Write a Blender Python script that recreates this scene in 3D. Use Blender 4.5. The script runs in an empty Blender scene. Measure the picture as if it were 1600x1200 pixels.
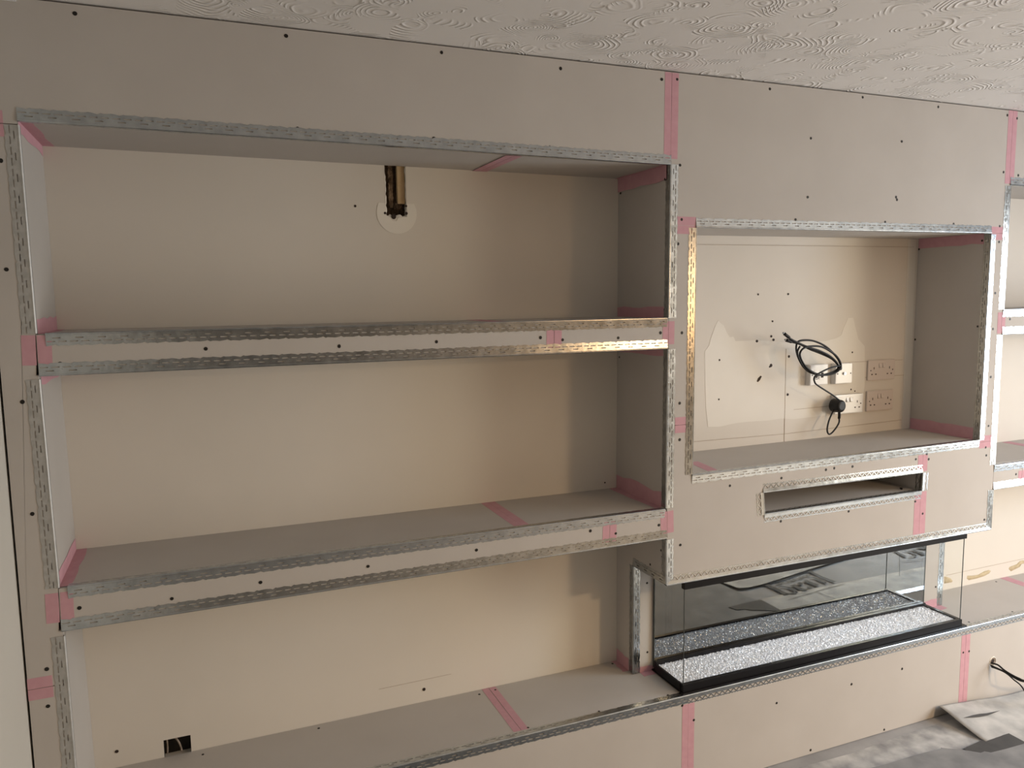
import bpy, bmesh, math, random
from mathutils import Vector, Matrix
random.seed(7)
C = bpy.context.scene.collection
SC = bpy.context.scene

# ------------------------------------------------------------------ camera
CAM = Vector((0.7084, -2.11788, 1.71551))
RR = Vector((0.92496421, -0.37984215, -0.01269465))   # camera right
RD = Vector((-0.05421743, -0.09881848, -0.99362738))  # camera down
RF = Vector((0.37616709, 0.91975804, -0.11199762))    # camera forward
FOC = 1218.161
cd = bpy.data.cameras.new('camera'); cam = bpy.data.objects.new('camera', cd); C.objects.link(cam)
cd.sensor_fit = 'HORIZONTAL'; cd.sensor_width = 36.0; cd.lens = FOC / 1600 * 36.0; cd.clip_start = 0.02
cam.matrix_world = Matrix(((RR.x, -RD.x, -RF.x, CAM.x), (RR.y, -RD.y, -RF.y, CAM.y), (RR.z, -RD.z, -RF.z, CAM.z), (0, 0, 0, 1)))
SC.camera = cam

# ------------------------------------------------------------------ light and exposure
SC.view_settings.view_transform = 'Standard'; SC.view_settings.look = 'None'
SC.view_settings.gamma = 1.0; SC.view_settings.use_curve_mapping = False
SC.view_settings.exposure = 0.08
wd = bpy.data.worlds.new('daylight'); SC.world = wd; wd.use_nodes = True
wd.node_tree.nodes['Background'].inputs[0].default_value = (0.85, 0.93, 1.0, 1)
wd.node_tree.nodes['Background'].inputs[1].default_value = 1.0

def area(name, loc, target, sx, sy, power, col):
    l = bpy.data.lights.new(name, 'AREA'); l.shape = 'RECTANGLE'; l.size = sx; l.size_y = sy
    l.energy = power; l.color = col
    o = bpy.data.objects.new(name, l); C.objects.link(o); o.location = loc
    o.rotation_euler = (Vector(target) - Vector(loc)).to_track_quat('-Z', 'Y').to_euler()
    return o
# LIGHTS BEGIN
area('window_sky_near', (5.66, -1.25, 1.2), (0.0, -1.25, -2.2), 0.70, 1.78, 74, (0.74, 0.85, 1.0))
area('window_sky_far', (5.66, -2.05, 1.2), (0.0, -2.05, -2.2), 0.85, 1.78, 74, (1.0, 0.88, 0.68))
area('shaded_ceiling_lamp', (4.1, -3.3, 2.0), (4.1, -3.3, 0.0), 0.3, 0.3, 88, (1.0, 0.68, 0.38))
pl_ = bpy.data.lights.new('added_warm_lamp', 'POINT'); pl_.energy = 22; pl_.shadow_soft_size = 0.13; pl_.color = (1.0, 0.52, 0.20)
po_ = bpy.data.objects.new('added_warm_lamp', pl_); C.objects.link(po_); po_.location = (4.1, -3.7, 1.6)  # unseen warm source, added for the golden reflections in the corner beads
area('fire_bed_fill', (2.87, 0.10, 0.742), (2.87, 0.10, 0.0), 1.25, 0.05, 0.75, (0.82, 0.90, 1.0))  # added fill that brightens the crystal bed, no fitting modelled
# LIGHTS END

# ------------------------------------------------------------------ helpers
def ray(u, v):
    return RR * ((u - 800) / FOC) + RD * ((v - 600) / FOC) + RF
def hit(u, v, ax, val):
    d = ray(u, v); t = (val - CAM[ax]) / d[ax]; return CAM + d * t
def F(u, v):                       # a point of the boarded front face (y = 0): (x, z)
    p = hit(u, v, 1, 0.0); return (p.x, p.z)
D = 0.325                          # depth of the recesses
def Bk(u, v):
    p = hit(u, v, 1, D); return (p.x, p.z)
MIR = 0.197
def Mi(u, v):                      # floor point that the fire's mirror shows
    p = hit(u, v, 2, 0.0); return (p.x, 2 * MIR - p.y)

def link(name, me, mat=None, parent=None):
    o = bpy.data.objects.new(name, me); C.objects.link(o)
    if mat: me.materials.append(mat)
    if parent: o.parent = parent
    return o
def mesh_obj(name, verts, faces, mat=None, parent=None, smooth=False):
    me = bpy.data.meshes.new(name); me.from_pydata([tuple(v) for v in verts], [], faces); me.validate()
    bm = bmesh.new(); bm.from_mesh(me); bmesh.ops.recalc_face_normals(bm, faces=bm.faces); bm.to_mesh(me); bm.free()
    if smooth:
        for p in me.polygons: p.use_smooth = True
    return link(name, me, mat, parent)
def bm_obj(name, bm, mat=None, parent=None, smooth=False):
    me = bpy.data.meshes.new(name); bm.to_mesh(me); bm.free()
    if smooth:
        for p in me.polygons: p.use_smooth = True
    return link(name, me, mat, parent)
def empty(name, loc=(0, 0, 0)):
    o = bpy.data.objects.new(name, None); C.objects.link(o); o.location = loc; return o
def tag(o, label=None, cat=None, group=None, kind=None):
    if label: o['label'] = label
    if cat: o['category'] = cat
    if group: o['group'] = group
    if kind: o['kind'] = kind
    return o
def adopt(o, parent):
    """parent without moving the mesh (the parent stands unrotated)."""
    o.parent = parent; o.location = Vector(o.location) - parent.matrix_basis.translation
def box(name, a, b, mat, parent=None, bevel=0.0):
    x0, y0, z0 = a; x1, y1, z1 = b
    bm = bmesh.new(); bmesh.ops.create_cube(bm, size=1.0)
    for v in bm.verts:
        v.co = Vector(((x0 + x1) / 2 + v.co.x * (x1 - x0), (y0 + y1) / 2 + v.co.y * (y1 - y0), (z0 + z1) / 2 + v.co.z * (z1 - z0)))
    if bevel: bmesh.ops.bevel(bm, geom=list(bm.edges), offset=bevel, segments=2, affect='EDGES', profile=0.7)
    return bm_obj(name, bm, mat, parent)
def slab(name, pts, vec, mat, parent=None):
    """a flat outline (3-D points) extruded along vec."""
    vec = Vector(vec); n = len(pts); pts = [Vector(p) for p in pts]
    vs = pts + [p + vec for p in pts]
    fs = [list(range(n)), list(range(2 * n - 1, n - 1, -1))] + [[i, (i + 1) % n, n + (i + 1) % n, n + i] for i in range(n)]
    return mesh_obj(name, vs, fs, mat, parent)
def inset2(pts, d):
    n = len(pts); a = sum(pts[i][0] * pts[(i + 1) % n][1] - pts[(i + 1) % n][0] * pts[i][1] for i in range(n))
    if a < 0: pts = pts[::-1]
    out = []
    for i in range(n):
        p0, p1, p2 = (Vector(pts[i - 1]), Vector(pts[i]), Vector(pts[(i + 1) % n]))
        e1 = (p1 - p0).normalized(); e2 = (p2 - p1).normalized()
        n1 = Vector((-e1.y, e1.x)); n2 = Vector((-e2.y, e2.x))
        k = 1 + n1.dot(n2)
        out.append(p1 + (n1 + n2) * (d / max(k, 0.2)))
    return out
BT = 0.0125
def front_board(pts, parent, name='plasterboard', y=0.0, gap=0.0007, mat=None):
    q = inset2(pts, gap)
    return slab(name, [(p[0], y, p[1]) for p in q], (0, BT, 0), mat or M['board'], parent)
def tube(name, pts, r, mat, parent=None, seg=8, step=6, caps=True):
    P = [Vector(p) for p in pts]; path = []
    for i in range(len(P) - 1):
        a = P[max(i - 1, 0)]; b = P[i]; c = P[i + 1]; d = P[min(i + 2, len(P) - 1)]
        for k in range(step):
            t = k / step
            path.append(0.5 * ((2 * b) + (c - a) * t + (2 * a - 5 * b + 4 * c - d) * t * t + (3 * b - a - 3 * c + d) * t ** 3))
    path.append(P[-1]); vs = []; fs = []; up = Vector((0.13, 0.97, 0.21)).normalized(); prev = None
    for i, p in enumerate(path):
        tn = (path[min(i + 1, len(path) - 1)] - path[max(i - 1, 0)]).normalized()
        s = (prev - tn * prev.dot(tn)) if prev is not None else up.cross(tn)
        if s.length < 1e-5: s = Vector((1, 0, 0)).cross(tn)
        s.normalize(); prev = s; w = tn.cross(s)
        for k in range(seg):
            an = 2 * math.pi * k / seg; vs.append(p + (s * math.cos(an) + w * math.sin(an)) * r)
    for i in range(len(path) - 1):
        for k in range(seg):
            fs.append((i * seg + k, i * seg + (k + 1) % seg, (i + 1) * seg + (k + 1) % seg, (i + 1) * seg + k))
    if caps: fs += [list(range(seg)), list(range((len(path) - 1) * seg, len(path) * seg))]
    return mesh_obj(name, vs, fs, mat, parent, smooth=True)
def grid_wall(name, xs, zs, holes, y0, thick, mat, parent=None):
    """a wall in the xz plane with real rectangular holes (x0,x1,z0,z1) that have sides."""
    xs = sorted(set(xs + [h[0] for h in holes] + [h[1] for h in holes])); zs = sorted(set(zs + [h[2] for h in holes] + [h[3] for h in holes]))
    def solid(i, j):
        if i < 0 or j < 0 or i >= len(xs) - 1 or j >= len(zs) - 1: return False
        cx = (xs[i] + xs[i + 1]) / 2; cz = (zs[j] + zs[j + 1]) / 2
        return not any(h[0] < cx < h[1] and h[2] < cz < h[3] for h in holes)
    nx, nz = len(xs), len(zs)
    vs = [(x, y0, z) for x in xs for z in zs] + [(x, y0 + thick, z) for x in xs for z in zs]
    I = lambda i, j, b: b * nx * nz + i * nz + j
    fs = []
    for i in range(nx - 1):
        for j in range(nz - 1):
            if not solid(i, j): continue
            fs.append((I(i, j, 0), I(i + 1, j, 0), I(i + 1, j + 1, 0), I(i, j + 1, 0)))
            fs.append((I(i, j, 1), I(i, j + 1, 1), I(i + 1, j + 1, 1), I(i + 1, j, 1)))
            for (di, dj, a, b) in ((-1, 0, (i, j), (i, j + 1)), (1, 0, (i + 1, j), (i + 1, j + 1)), (0, -1, (i, j), (i + 1, j)), (0, 1, (i, j + 1), (i + 1, j + 1))):
                if not solid(i + di, j + dj):
                    fs.append((I(*a, 0), I(*b, 0), I(*b, 1), I(*a, 1)))
    return mesh_obj(name, vs, fs, mat, parent)

# ------------------------------------------------------------------ materials
M = {}
class NT:
    def __init__(s, name):
        s.m = bpy.data.materials.new(name); s.m.use_nodes = True; s.t = s.m.node_tree; s.b = s.t.nodes['Principled BSDF']
    def n(s, typ, **kw):
        nd = s.t.nodes.new(typ)
        for k, v in kw.items():
            if k in nd.inputs: nd.inputs[k].default_value = v
            else: setattr(nd, k, v)
        return nd
    def l(s, a, b): s.t.links.new(a, b)
    def math(s, op, a, b=None, clamp=False):
        nd = s.t.nodes.new('ShaderNodeMath'); nd.operation = op; nd.use_clamp = clamp
        for i, v in enumerate((a, b)):
            if v is None: continue
            if isinstance(v, (int, float)): nd.inputs[i].default_value = v
            else: s.l(v, nd.inputs[i])
        return nd.outputs[0]
    def geo(s): return s.n('ShaderNodeNewGeometry').outputs['Position']
def noisy(name, c1, c2, scale=6.0, rough=0.85, metal=0.0, bump=0.0, bscale=200.0, detail=4.0, bdist=0.001, spec=0.3, lo=0.3, hi=0.7, rvar=0.0):
    s = NT(name); p = s.geo()
    nz = s.n('ShaderNodeTexNoise', Scale=scale, Detail=detail); s.l(p, nz.inputs['Vector'])
    r = s.n('ShaderNodeValToRGB'); r.color_ramp.elements[0].position = lo; r.color_ramp.elements[1].position = hi
    r.color_ramp.elements[0].color = (*c1, 1); r.color_ramp.elements[1].color = (*c2, 1)
    s.l(nz.outputs['Fac'], r.inputs[0]); s.l(r.outputs[0], s.b.inputs['Base Color'])
    s.b.inputs['Roughness'].default_value = rough; s.b.inputs['Metallic'].default_value = metal
    s.b.inputs['Specular IOR Level'].default_value = spec
    if rvar:
        s.l(s.math('ADD', s.math('MULTIPLY', nz.outputs['Fac'], rvar), rough - rvar / 2), s.b.inputs['Roughness'])
    if bump:
        bn = s.n('ShaderNodeTexNoise', Scale=bscale, Detail=2.0); s.l(p, bn.inputs['Vector'])
        bp = s.n('ShaderNodeBump', Strength=bump, Distance=bdist); s.l(bn.outputs['Fac'], bp.inputs['Height']); s.l(bp.outputs[0], s.b.inputs['Normal'])
    M[name] = s.m; return s
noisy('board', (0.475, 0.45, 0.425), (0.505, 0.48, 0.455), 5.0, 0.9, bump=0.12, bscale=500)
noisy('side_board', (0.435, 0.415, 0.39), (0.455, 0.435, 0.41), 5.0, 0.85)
noisy('back_plaster', (0.65, 0.615, 0.56), (0.69, 0.65, 0.59), 2.2, 0.8, bump=0.15, bscale=9, bdist=0.004)
noisy('skim', (0.735, 0.705, 0.645), (0.765, 0.735, 0.675), 6.0, 0.75)
noisy('wall_paint', (0.51, 0.495, 0.45), (0.53, 0.515, 0.47), 2.0, 0.8)
noisy('room_paint', (0.12, 0.11, 0.10), (0.14, 0.13, 0.12), 2.0, 0.8)
noisy('tape', (0.53, 0.295, 0.345), (0.57, 0.33, 0.38), 40.0, 0.8, bump=0.2, bscale=900)
noisy('bead_metal', (0.40, 0.435, 0.46), (0.54, 0.575, 0.60), 35.0, 0.24, metal=1.0, rvar=0.14, bump=0.25, bscale=45, bdist=0.0015)
noisy('bead_dull', (0.42, 0.42, 0.41), (0.54, 0.54, 0.53), 60.0, 0.55, metal=0.6, rvar=0.2, bump=0.3, bscale=45, bdist=0.0015)
noisy('screw_black', (0.012, 0.010, 0.009), (0.02, 0.018, 0.016), 50, 0.5)
noisy('cavity', (0.035, 0.024, 0.016), (0.10, 0.065, 0.04), 40, 0.95, bump=0.8, bscale=90, bdist=0.006)
noisy('mortar', (0.10, 0.065, 0.04), (0.34, 0.25, 0.17), 45, 0.95, bump=0.8, bscale=120, bdist=0.004)
noisy('batten', (0.36, 0.24, 0.12), (0.55, 0.42, 0.26), 14, 0.8)
noisy('white_plastic', (0.66, 0.645, 0.63), (0.68, 0.665, 0.65), 8, 0.22, spec=0.5)
noisy('warm_lit_plastic', (0.62, 0.555, 0.515), (0.64, 0.575, 0.53), 8, 0.45, spec=0.4)  # white socket plastic with the warm light put into its colour
noisy('slot_dark', (0.02, 0.012, 0.01), (0.04, 0.025, 0.02), 8, 0.7)
noisy('black_rubber', (0.008, 0.008, 0.009), (0.014, 0.014, 0.015), 20, 0.45, spec=0.25)
noisy('black_enamel', (0.006, 0.006, 0.008), (0.010, 0.010, 0.012), 10, 0.3, spec=0.2)
noisy('crystal', (0.84, 0.86, 0.92), (0.94, 0.96, 1.0), 160, 0.22, metal=0.12, spec=1.0)
noisy('pencil', (0.38, 0.31, 0.25), (0.45, 0.38, 0.31), 60, 0.9)
noisy('adhesive', (0.44, 0.36, 0.23), (0.56, 0.47, 0.32), 50, 0.8, bump=0.5, bscale=120, bdist=0.003)
noisy('torn_paper', (0.14, 0.11, 0.085), (0.36, 0.30, 0.25), 80, 0.95, bump=0.6, bscale=200, bdist=0.002)
noisy('floor_screed', (0.24, 0.24, 0.245), (0.34, 0.34, 0.345), 7, 0.7, detail=8, bump=0.3, bscale=60, bdist=0.001)
noisy('sheet_mid', (0.20, 0.205, 0.215), (0.52, 0.52, 0.515), 11, 0.62, detail=9, lo=0.32, hi=0.72, bump=0.3, bscale=30, bdist=0.003)
noisy('sheet_plain', (0.15, 0.155, 0.165), (0.25, 0.255, 0.26), 9, 0.62, detail=8, bump=0.3, bscale=25, bdist=0.003)
noisy('sheet_light', (0.29, 0.295, 0.30), (0.52, 0.52, 0.505), 10, 0.6, detail=9, lo=0.3, hi=0.7, bump=0.3, bscale=22, bdist=0.003)
noisy('sheet_dark', (0.055, 0.056, 0.058), (0.075, 0.076, 0.078), 14, 0.6)
noisy('print_ink', (0.035, 0.037, 0.038), (0.05, 0.05, 0.052), 30, 0.6)
noisy('upvc', (0.8, 0.8, 0.8), (0.82, 0.82, 0.82), 3, 0.4)
# ceiling: comb-swirled textured coating, relief only
s = NT('artex'); p = s.geo()
wn = s.n('ShaderNodeTexNoise', Scale=5.0, Detail=2.0); s.l(p, wn.inputs['Vector'])
wv = s.n('ShaderNodeVectorMath', operation='MULTIPLY_ADD'); s.l(wn.outputs['Color'], wv.inputs[0]); wv.inputs[1].default_value = (0.10, 0.10, 0.0); s.l(p, wv.inputs[2])
hts = []
for sc, per, off, seed in ((7.0, 0.0120, 0.6, 0.0), (9.5, 0.0095, 0.75, 3.7)):
    ad = s.n('ShaderNodeVectorMath', operation='ADD'); s.l(wv.outputs[0], ad.inputs[0]); ad.inputs[1].default_value = (seed, seed * 1.7, 0)
    fl = s.n('ShaderNodeVectorMath', operation='MULTIPLY'); s.l(ad.outputs[0], fl.inputs[0]); fl.inputs[1].default_value = (1, 1, 0)
    vo = s.n('ShaderNodeTexVoronoi', Scale=sc); s.l(fl.outputs[0], vo.inputs['Vector'])
    df = s.n('ShaderNodeVectorMath', operation='SUBTRACT'); s.l(fl.outputs[0], df.inputs[0]); s.l(vo.outputs['Position'], df.inputs[1])
    co = s.n('ShaderNodeVectorMath', operation='SUBTRACT'); s.l(vo.outputs['Color'], co.inputs[0]); co.inputs[1].default_value = (0.5, 0.5, 0.5)
    cs = s.n('ShaderNodeVectorMath', operation='MULTIPLY'); s.l(co.outputs[0], cs.inputs[0]); cs.inputs[1].default_value = (off / sc, off / sc, 0)
    d2 = s.n('ShaderNodeVectorMath', operation='SUBTRACT'); s.l(df.outputs[0], d2.inputs[0]); s.l(cs.outputs[0], d2.inputs[1])
    ln = s.n('ShaderNodeVectorMath', operation='LENGTH'); s.l(d2.outputs[0], ln.inputs[0])
    w = s.math('SINE', s.math('MULTIPLY', ln.outputs['Value'], 2 * math.pi / per))
    w = s.math('POWER', s.math('ADD', s.math('MULTIPLY', w, 0.5), 0.5), 2.5)
    dt = s.n('ShaderNodeVectorMath', operation='DOT_PRODUCT'); s.l(d2.outputs[0], dt.inputs[0]); s.l(co.outputs[0], dt.inputs[1])
    mk = s.math('MULTIPLY', s.math('ADD', dt.outputs['Value'], 0.006), 60.0, clamp=True)
    mn = s.n('ShaderNodeTexNoise', Scale=14.0, Detail=2.0); s.l(ad.outputs[0], mn.inputs['Vector'])
    mk = s.math('MULTIPLY', mk, s.math('MULTIPLY', s.math('SUBTRACT', mn.outputs['Fac'], 0.33), 6.0, clamp=True))
    hts.append(s.math('MULTIPLY', w, mk))
hh = s.math('MAXIMUM', hts[0], hts[1])
bp = s.n('ShaderNodeBump', Strength=0.85, Distance=0.004); s.l(hh, bp.inputs['Height']); s.l(bp.outputs[0], s.b.inputs['Normal'])
s.b.inputs['Base Color'].default_value = (0.74, 0.72, 0.70, 1); s.b.inputs['Roughness'].default_value = 0.7
M['artex'] = s.m
# dark mirror glass at the back of the fire, clear glass in front
s = NT('mirror_glass'); s.b.inputs['Base Color'].default_value = (0.29, 0.30, 0.30, 1); s.b.inputs['Metallic'].default_value = 1.0; s.b.inputs['Roughness'].default_value = 0.015
M['mirror_glass'] = s.m
s = NT('clear_glass'); s.t.nodes.remove(s.b)
tr = s.n('ShaderNodeBsdfTransparent', Color=(0.985, 0.99, 0.987, 1)); gl = s.n('ShaderNodeBsdfGlossy', Roughness=0.01); mx = s.n('ShaderNodeMixShader'); fr = s.n('ShaderNodeFresnel', IOR=1.35)
bf = s.n('ShaderNodeNewGeometry').outputs['Backfacing']
s.l(s.math('MULTIPLY', s.math('MULTIPLY', fr.outputs[0], 0.45), s.math('SUBTRACT', 1.0, bf)), mx.inputs[0]); s.l(tr.outputs[0], mx.inputs[1]); s.l(gl.outputs[0], mx.inputs[2]); s.l(mx.outputs[0], s.t.nodes['Material Output'].inputs['Surface'])
M['clear_glass'] = s.m
s = NT('glass_edge'); s.b.inputs['Base Color'].default_value = (0.05, 0.06, 0.06, 1); s.b.inputs['Roughness'].default_value = 0.2
M['glass_edge'] = s.m

# ------------------------------------------------------------------ key lines of the media wall
ZC = 2.40; XW = 0.2914; XE = 5.55; YR = -5.2; XR = 2.1175; XQ = 3.667; ZB3 = 0.351; ZF = 0.7585; G = 0.205
ZB1, ZS1, ZB2, ZS2 = 1.6368, 1.5431, 1.0132, 0.9161
XN = 5.35                                             # far end of the alcove on the window side
n1TL, n1TR, n1BL, n1BR = F(27, 187), F(1048.5, 256), F(55.5, 523), F(1044.8, 497.5)
s1BL, s1BR = F(60, 586), F(1044.3, 543.7)
s2TL, s2TR, s2BL, s2BR = F(91, 920), F(1040.8, 796), F(95, 985), F(1043, 840)
n3L, n3M = F(98.7, 986), F(115.5, 1200)
ZW = ZB3 + 0.0015
n3B = (n3M[0] + 0.003, ZW)
tvTL, tvTR, tvBL, tvBR = F(1087.5, 354), F(1548.7, 363.7), F(1081, 743), F(1530, 688)
avTL, avTR, avBL, avBR = F(1192, 769), F(1442, 737.5), F(1194, 804), F(1440, 767.5)
brL, brR = (XR, F(1043, 913.7)[1]), (XQ, F(1549, 826)[1])
ZT_R = F(1577.5, 288)[1]

# ------------------------------------------------------------------ room shell
HOLE_CHASE = (1.289, 1.356, 1.967, 2.16)
HOLE_BOX = (F(0, 0)[0] * 0 + 0.563, 0.638, 0.345, 0.404)
fl = box('floor', (0.0, YR - .15, -0.1), (XE + .3, 0.5, 0.0), M['floor_screed']); tag(fl, kind='structure')
ce = box('ceiling', (0.0, YR - .15, ZC), (XE + .3, 0.5, ZC + 0.1), M['artex']); tag(ce, kind='structure')
wl = box('wall_left', (0.0, YR - .15, 0.0), (XW - 0.004, 0.5, ZC), M['wall_paint']); tag(wl, kind='structure')
wre = box('wall_rear', (XW - 0.004, YR - .15, 0.0), (XE, YR, ZC), M['room_paint']); tag(wre, kind='structure')
wb = grid_wall('wall_back', [XW - 0.004, XE], [0.0, ZC], [HOLE_CHASE, HOLE_BOX], D, 0.03, M['back_plaster']); tag(wb, kind='structure')
# window wall: four pieces round an opening
WY0, WY1, WZ0, WZ1 = -2.45, -0.95, 0.3, 2.1
wx = bmesh.new()
for (ya, yb, za, zb) in ((YR - .15, WY0, 0, ZC), (WY1, 0.5, 0, ZC), (WY0, WY1, 0, WZ0), (WY0, WY1, WZ1, ZC)):
    r = bmesh.ops.create_cube(wx, size=1.0)
    for v in r['verts']:
        v.co = Vector((XE + .075 + v.co.x * 0.15, (ya + yb) / 2 + v.co.y * (yb - ya), (za + zb) / 2 + v.co.z * (zb - za)))
wr = bm_obj('wall_right', wx, M['room_paint']); tag(wr, kind='structure')
wf = bmesh.new()
for (ya, yb, za, zb) in ((WY0, WY0 + .06, WZ0, WZ1), (WY1 - .06, WY1, WZ0, WZ1), ((WY0 + WY1) / 2 - .03, (WY0 + WY1) / 2 + .03, WZ0 + .06, WZ1 - .06), (WY0 + .06, WY1 - .06, WZ0, WZ0 + .06), (WY0 + .06, WY1 - .06, WZ1 - .06, WZ1)):
    r = bmesh.ops.create_cube(wf, size=1.0)
    for v in r['verts']:
        v.co = Vector((XE + .06 + v.co.x * 0.06, (ya + yb) / 2 + v.co.y * (yb - ya), (za + zb) / 2 + v.co.z * (zb - za)))
wn_ = bm_obj('window_1', wf, M['upvc']); tag(wn_, kind='structure')

cv = F(25.5, 3)
cvb = box('trim_1', (XW - .003, -.016, cv[1]), (cv[0], -.0008, ZC), M['upvc']); tag(cvb, kind='structure')

# chased channel and the old back box in the plaster behind
x0, x1, z0, z1 = HOLE_CHASE
def rough_plate(name, x0, x1, z0, z1, y, amp, nx, nz, mat, parent):
    vs = []; fs = []
    for j in range(nz + 1):
        for i in range(nx + 1):
            e = 0.0 if 0 < i < nx else 1.0
            vs.append((x0 + (x1 - x0) * i / nx + random.uniform(-1, 1) * 0.0015 * e, y + random.uniform(-amp, amp), z0 + (z1 - z0) * j / nz))
    for j in range(nz):
        for i in range(nx):
            a = j * (nx + 1) + i; fs.append((a, a + 1, a + nx + 2, a + nx + 1))
    return mesh_obj(name, vs, fs, mat, parent)
rough_plate('brick_face', x0 - 0.004, x1 + 0.004, z0 - 0.004, z1, D + 0.027, 0.004, 12, 30, M['cavity'], wb)
rough_plate('mortar_ridge', x0 + 0.016, x0 + 0.030, z0 + 0.03, z1, D + 0.021, 0.0035, 4, 26, M['mortar'], wb)
bt = box('timber_batten', (x0 + 0.041, D + 0.008, z0 + 0.042), (x1 - 0.001, D + 0.024, z1), M['batten'], wb, 0.002)
tag(bt, 'pale timber strip in the right of the channel')
lump = rough_plate('mortar_lump', x0 + 0.030, x1 - 0.012, z0 + 0.026, z0 + 0.044, D + 0.010, 0.006, 6, 4, M['cavity'], wb)
# ragged broken lip of plaster along both sides and foot of the channel
lv = []; lf = []
def lip(pts, w):
    b = len(lv)
    for (px, pz, ox, oz) in pts:
        lv.append((px, D - 0.0006, pz)); lv.append((px + ox * w * random.uniform(.2, 1.3), D + 0.004, pz + oz * w * random.uniform(.2, 1.3)))
    for i in range(len(pts) - 1): lf.append((b + 2 * i, b + 2 * i + 2, b + 2 * i + 3, b + 2 * i + 1))
n = 22
lip([(x0, z0 + (z1 - z0) * i / n, 1, 0) for i in range(n + 1)], 0.004)
lip([(x1, z0 + (z1 - z0) * i / n, -1, 0) for i in range(n + 1)], 0.003)
lip([(x0 + (x1 - x0) * i / 10, z0, 0, 1) for i in range(11)], 0.007)
mesh_obj('broken_plaster_lip', lv, lf, M['skim'], wb)
# round filler patch under the channel
cxp, czp = Bk(620, 333); rad = 0.064
ptsp = []
for k in range(41):
    an = math.radians(28 - k * (236 / 40)); ptsp.append((cxp + rad * math.cos(an), czp + rad * math.sin(an)))
ptsp += [(x0 - 0.0005, ptsp[-1][1]), (x0 - 0.0005, z0 + 0.006), (x0 + 0.012, z0 - 0.0005), (x0 + 0.021, z0 - 0.012), (x0 + 0.033, z0 - 0.013), (x0 + 0.040, z0 - 0.0005), (x1 + 0.0005, z0 + 0.001), (x1 + 0.0005, ptsp[0][1])]
pa = slab('plaster_patch', [(a, D - 0.0012, b) for a, b in ptsp], (0, 0.0011, 0), M['skim'], wb); tag(pa, 'round paler filler patch below the channel')

x0, x1, z0, z1 = HOLE_BOX
bmx = bmesh.new()
for (a, b) in (((x0 - .002, D + .030, z0 - .01), (x1 + .002, D + .034, z1 + .01)), ((x0 - .002, D + .001, z0), (x0 + .0005, D + .03, z1)), ((x1 - .0005, D + .001, z0), (x1 + .002, D + .03, z1)), ((x0, D + .001, z1 - .0005), (x1, D + .03, z1 + .002))):
    r = bmesh.ops.create_cube(bmx, size=1.0)
    for v in r['verts']:
        v.co = Vector([(a[i] + b[i]) / 2 + v.co[i] * (b[i] - a[i]) for i in range(3)])
bm_obj('metal_back_box', bmx, M['screw_black'], wb)

# paler skim, pencil lines, plug holes on the plaster behind
def back_poly(name, px, mat, label=None, th=0.0008):
    o = slab(name, [(*(Bk(u, v)[0:1]), D - th, Bk(u, v)[1]) for u, v in px], (0, th * 0.9, 0), mat, wb)
    if label: tag(o, label)
    return o
back_poly('plaster_patch', [(1101, 549), (1108, 540), (1110, 530), (1115, 516), (1118, 508), (1122, 501), (1126, 505), (1131, 509), (1135, 519), (1140, 527), (1146, 526), (1149, 533), (1180, 531.5), (1230, 535), (1290, 533), (1307, 528), (1314, 524), (1318, 512), (1325, 497), (1333, 496.5), (1337, 514), (1341, 530), (1351, 541), (1351, 600), (1346, 641), (1320, 645), (1280, 650), (1240, 655), (1220, 654), (1200, 657), (1168, 659), (1150, 661), (1125, 666.5), (1106, 667), (1103, 640), (1101.5, 600)], M['skim'], 'paler cream skim patch with a ragged top')
back_poly('plaster_strip', [(1418.5, 374), (1431, 374), (1419.5, 672), (1409, 674)], M['skim'], 'pale plaster strip in the corner', 0.0015)
for (a, b, c, d) in ((1228, 545, 1225, 692), (1084, 690, 1225, 678), (1225, 678, 1408, 656), (1084, 382, 1428, 386), (1326, 566, 1410, 562), (1240, 640, 1300, 634), (1351, 590, 1412, 586)):
    p0, p1 = Vector(Bk(a, b)), Vector(Bk(c, d)); nn = Vector((-(p1 - p0).y, (p1 - p0).x)).normalized() * 0.0007
    slab('pencil_line', [(q.x, D - 0.0015, q.y) for q in (p0 - nn, p1 - nn, p1 + nn, p0 + nn)], (0, 0.0012, 0), M['pencil'], wb)
p0, p1 = Vector(Bk(1478, 899)), Vector(Bk(1604, 872)); nn = Vector((0, 0.0007))
slab('pencil_line', [(q.x, D - 0.0009, q.y) for q in (p0 - nn, p1 - nn, p1 + nn, p0 + nn)], (0, 0.0008, 0), M['pencil'], wb)
p0, p1 = Vector(Bk(592, 1077)), Vector(Bk(705, 1053)); nn = Vector((0, 0.0005))
slab('pencil_line', [(q.x, D - 0.0009, q.y) for q in (p0 - nn, p1 - nn, p1 + nn, p0 + nn)], (0, 0.0008, 0), M['pencil'], wb)
for px in ([(470, 560), (475, 530), (520, 530), (590, 520), (650, 485), (700, 470), (722, 480), (705, 505), (650, 535), (570, 560), (490, 577)], [(905, 460), (915, 440), (990, 410), (1020, 380), (1050, 370), (1085, 372), (1085, 392), (1040, 400), (1020, 440), (930, 485)], [(235, 540), (262, 542), (300, 556), (325, 585), (310, 600), (235, 612)]):
    q = [Bk(1440 + a / 6.667, 820 + b / 6.667) for a, b in px]; cx = sum(a for a, b in q) / len(q); cz = sum(b for a, b in q) / len(q)
    vs = [(a, D - 0.0003, b) for a, b in q] + [(a * .8 + cx * .2, D - 0.004, b * .8 + cz * .2) for a, b in q] + [(cx, D - 0.005, cz)]
    k = len(q); fs = [(i, (i + 1) % k, k + (i + 1) % k, k + i) for i in range(k)] + [(k + i, k + (i + 1) % k, 2 * k) for i in range(k)]
    mesh_obj('adhesive_dab', vs, fs, M['adhesive'], wb, smooth=True)

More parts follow.
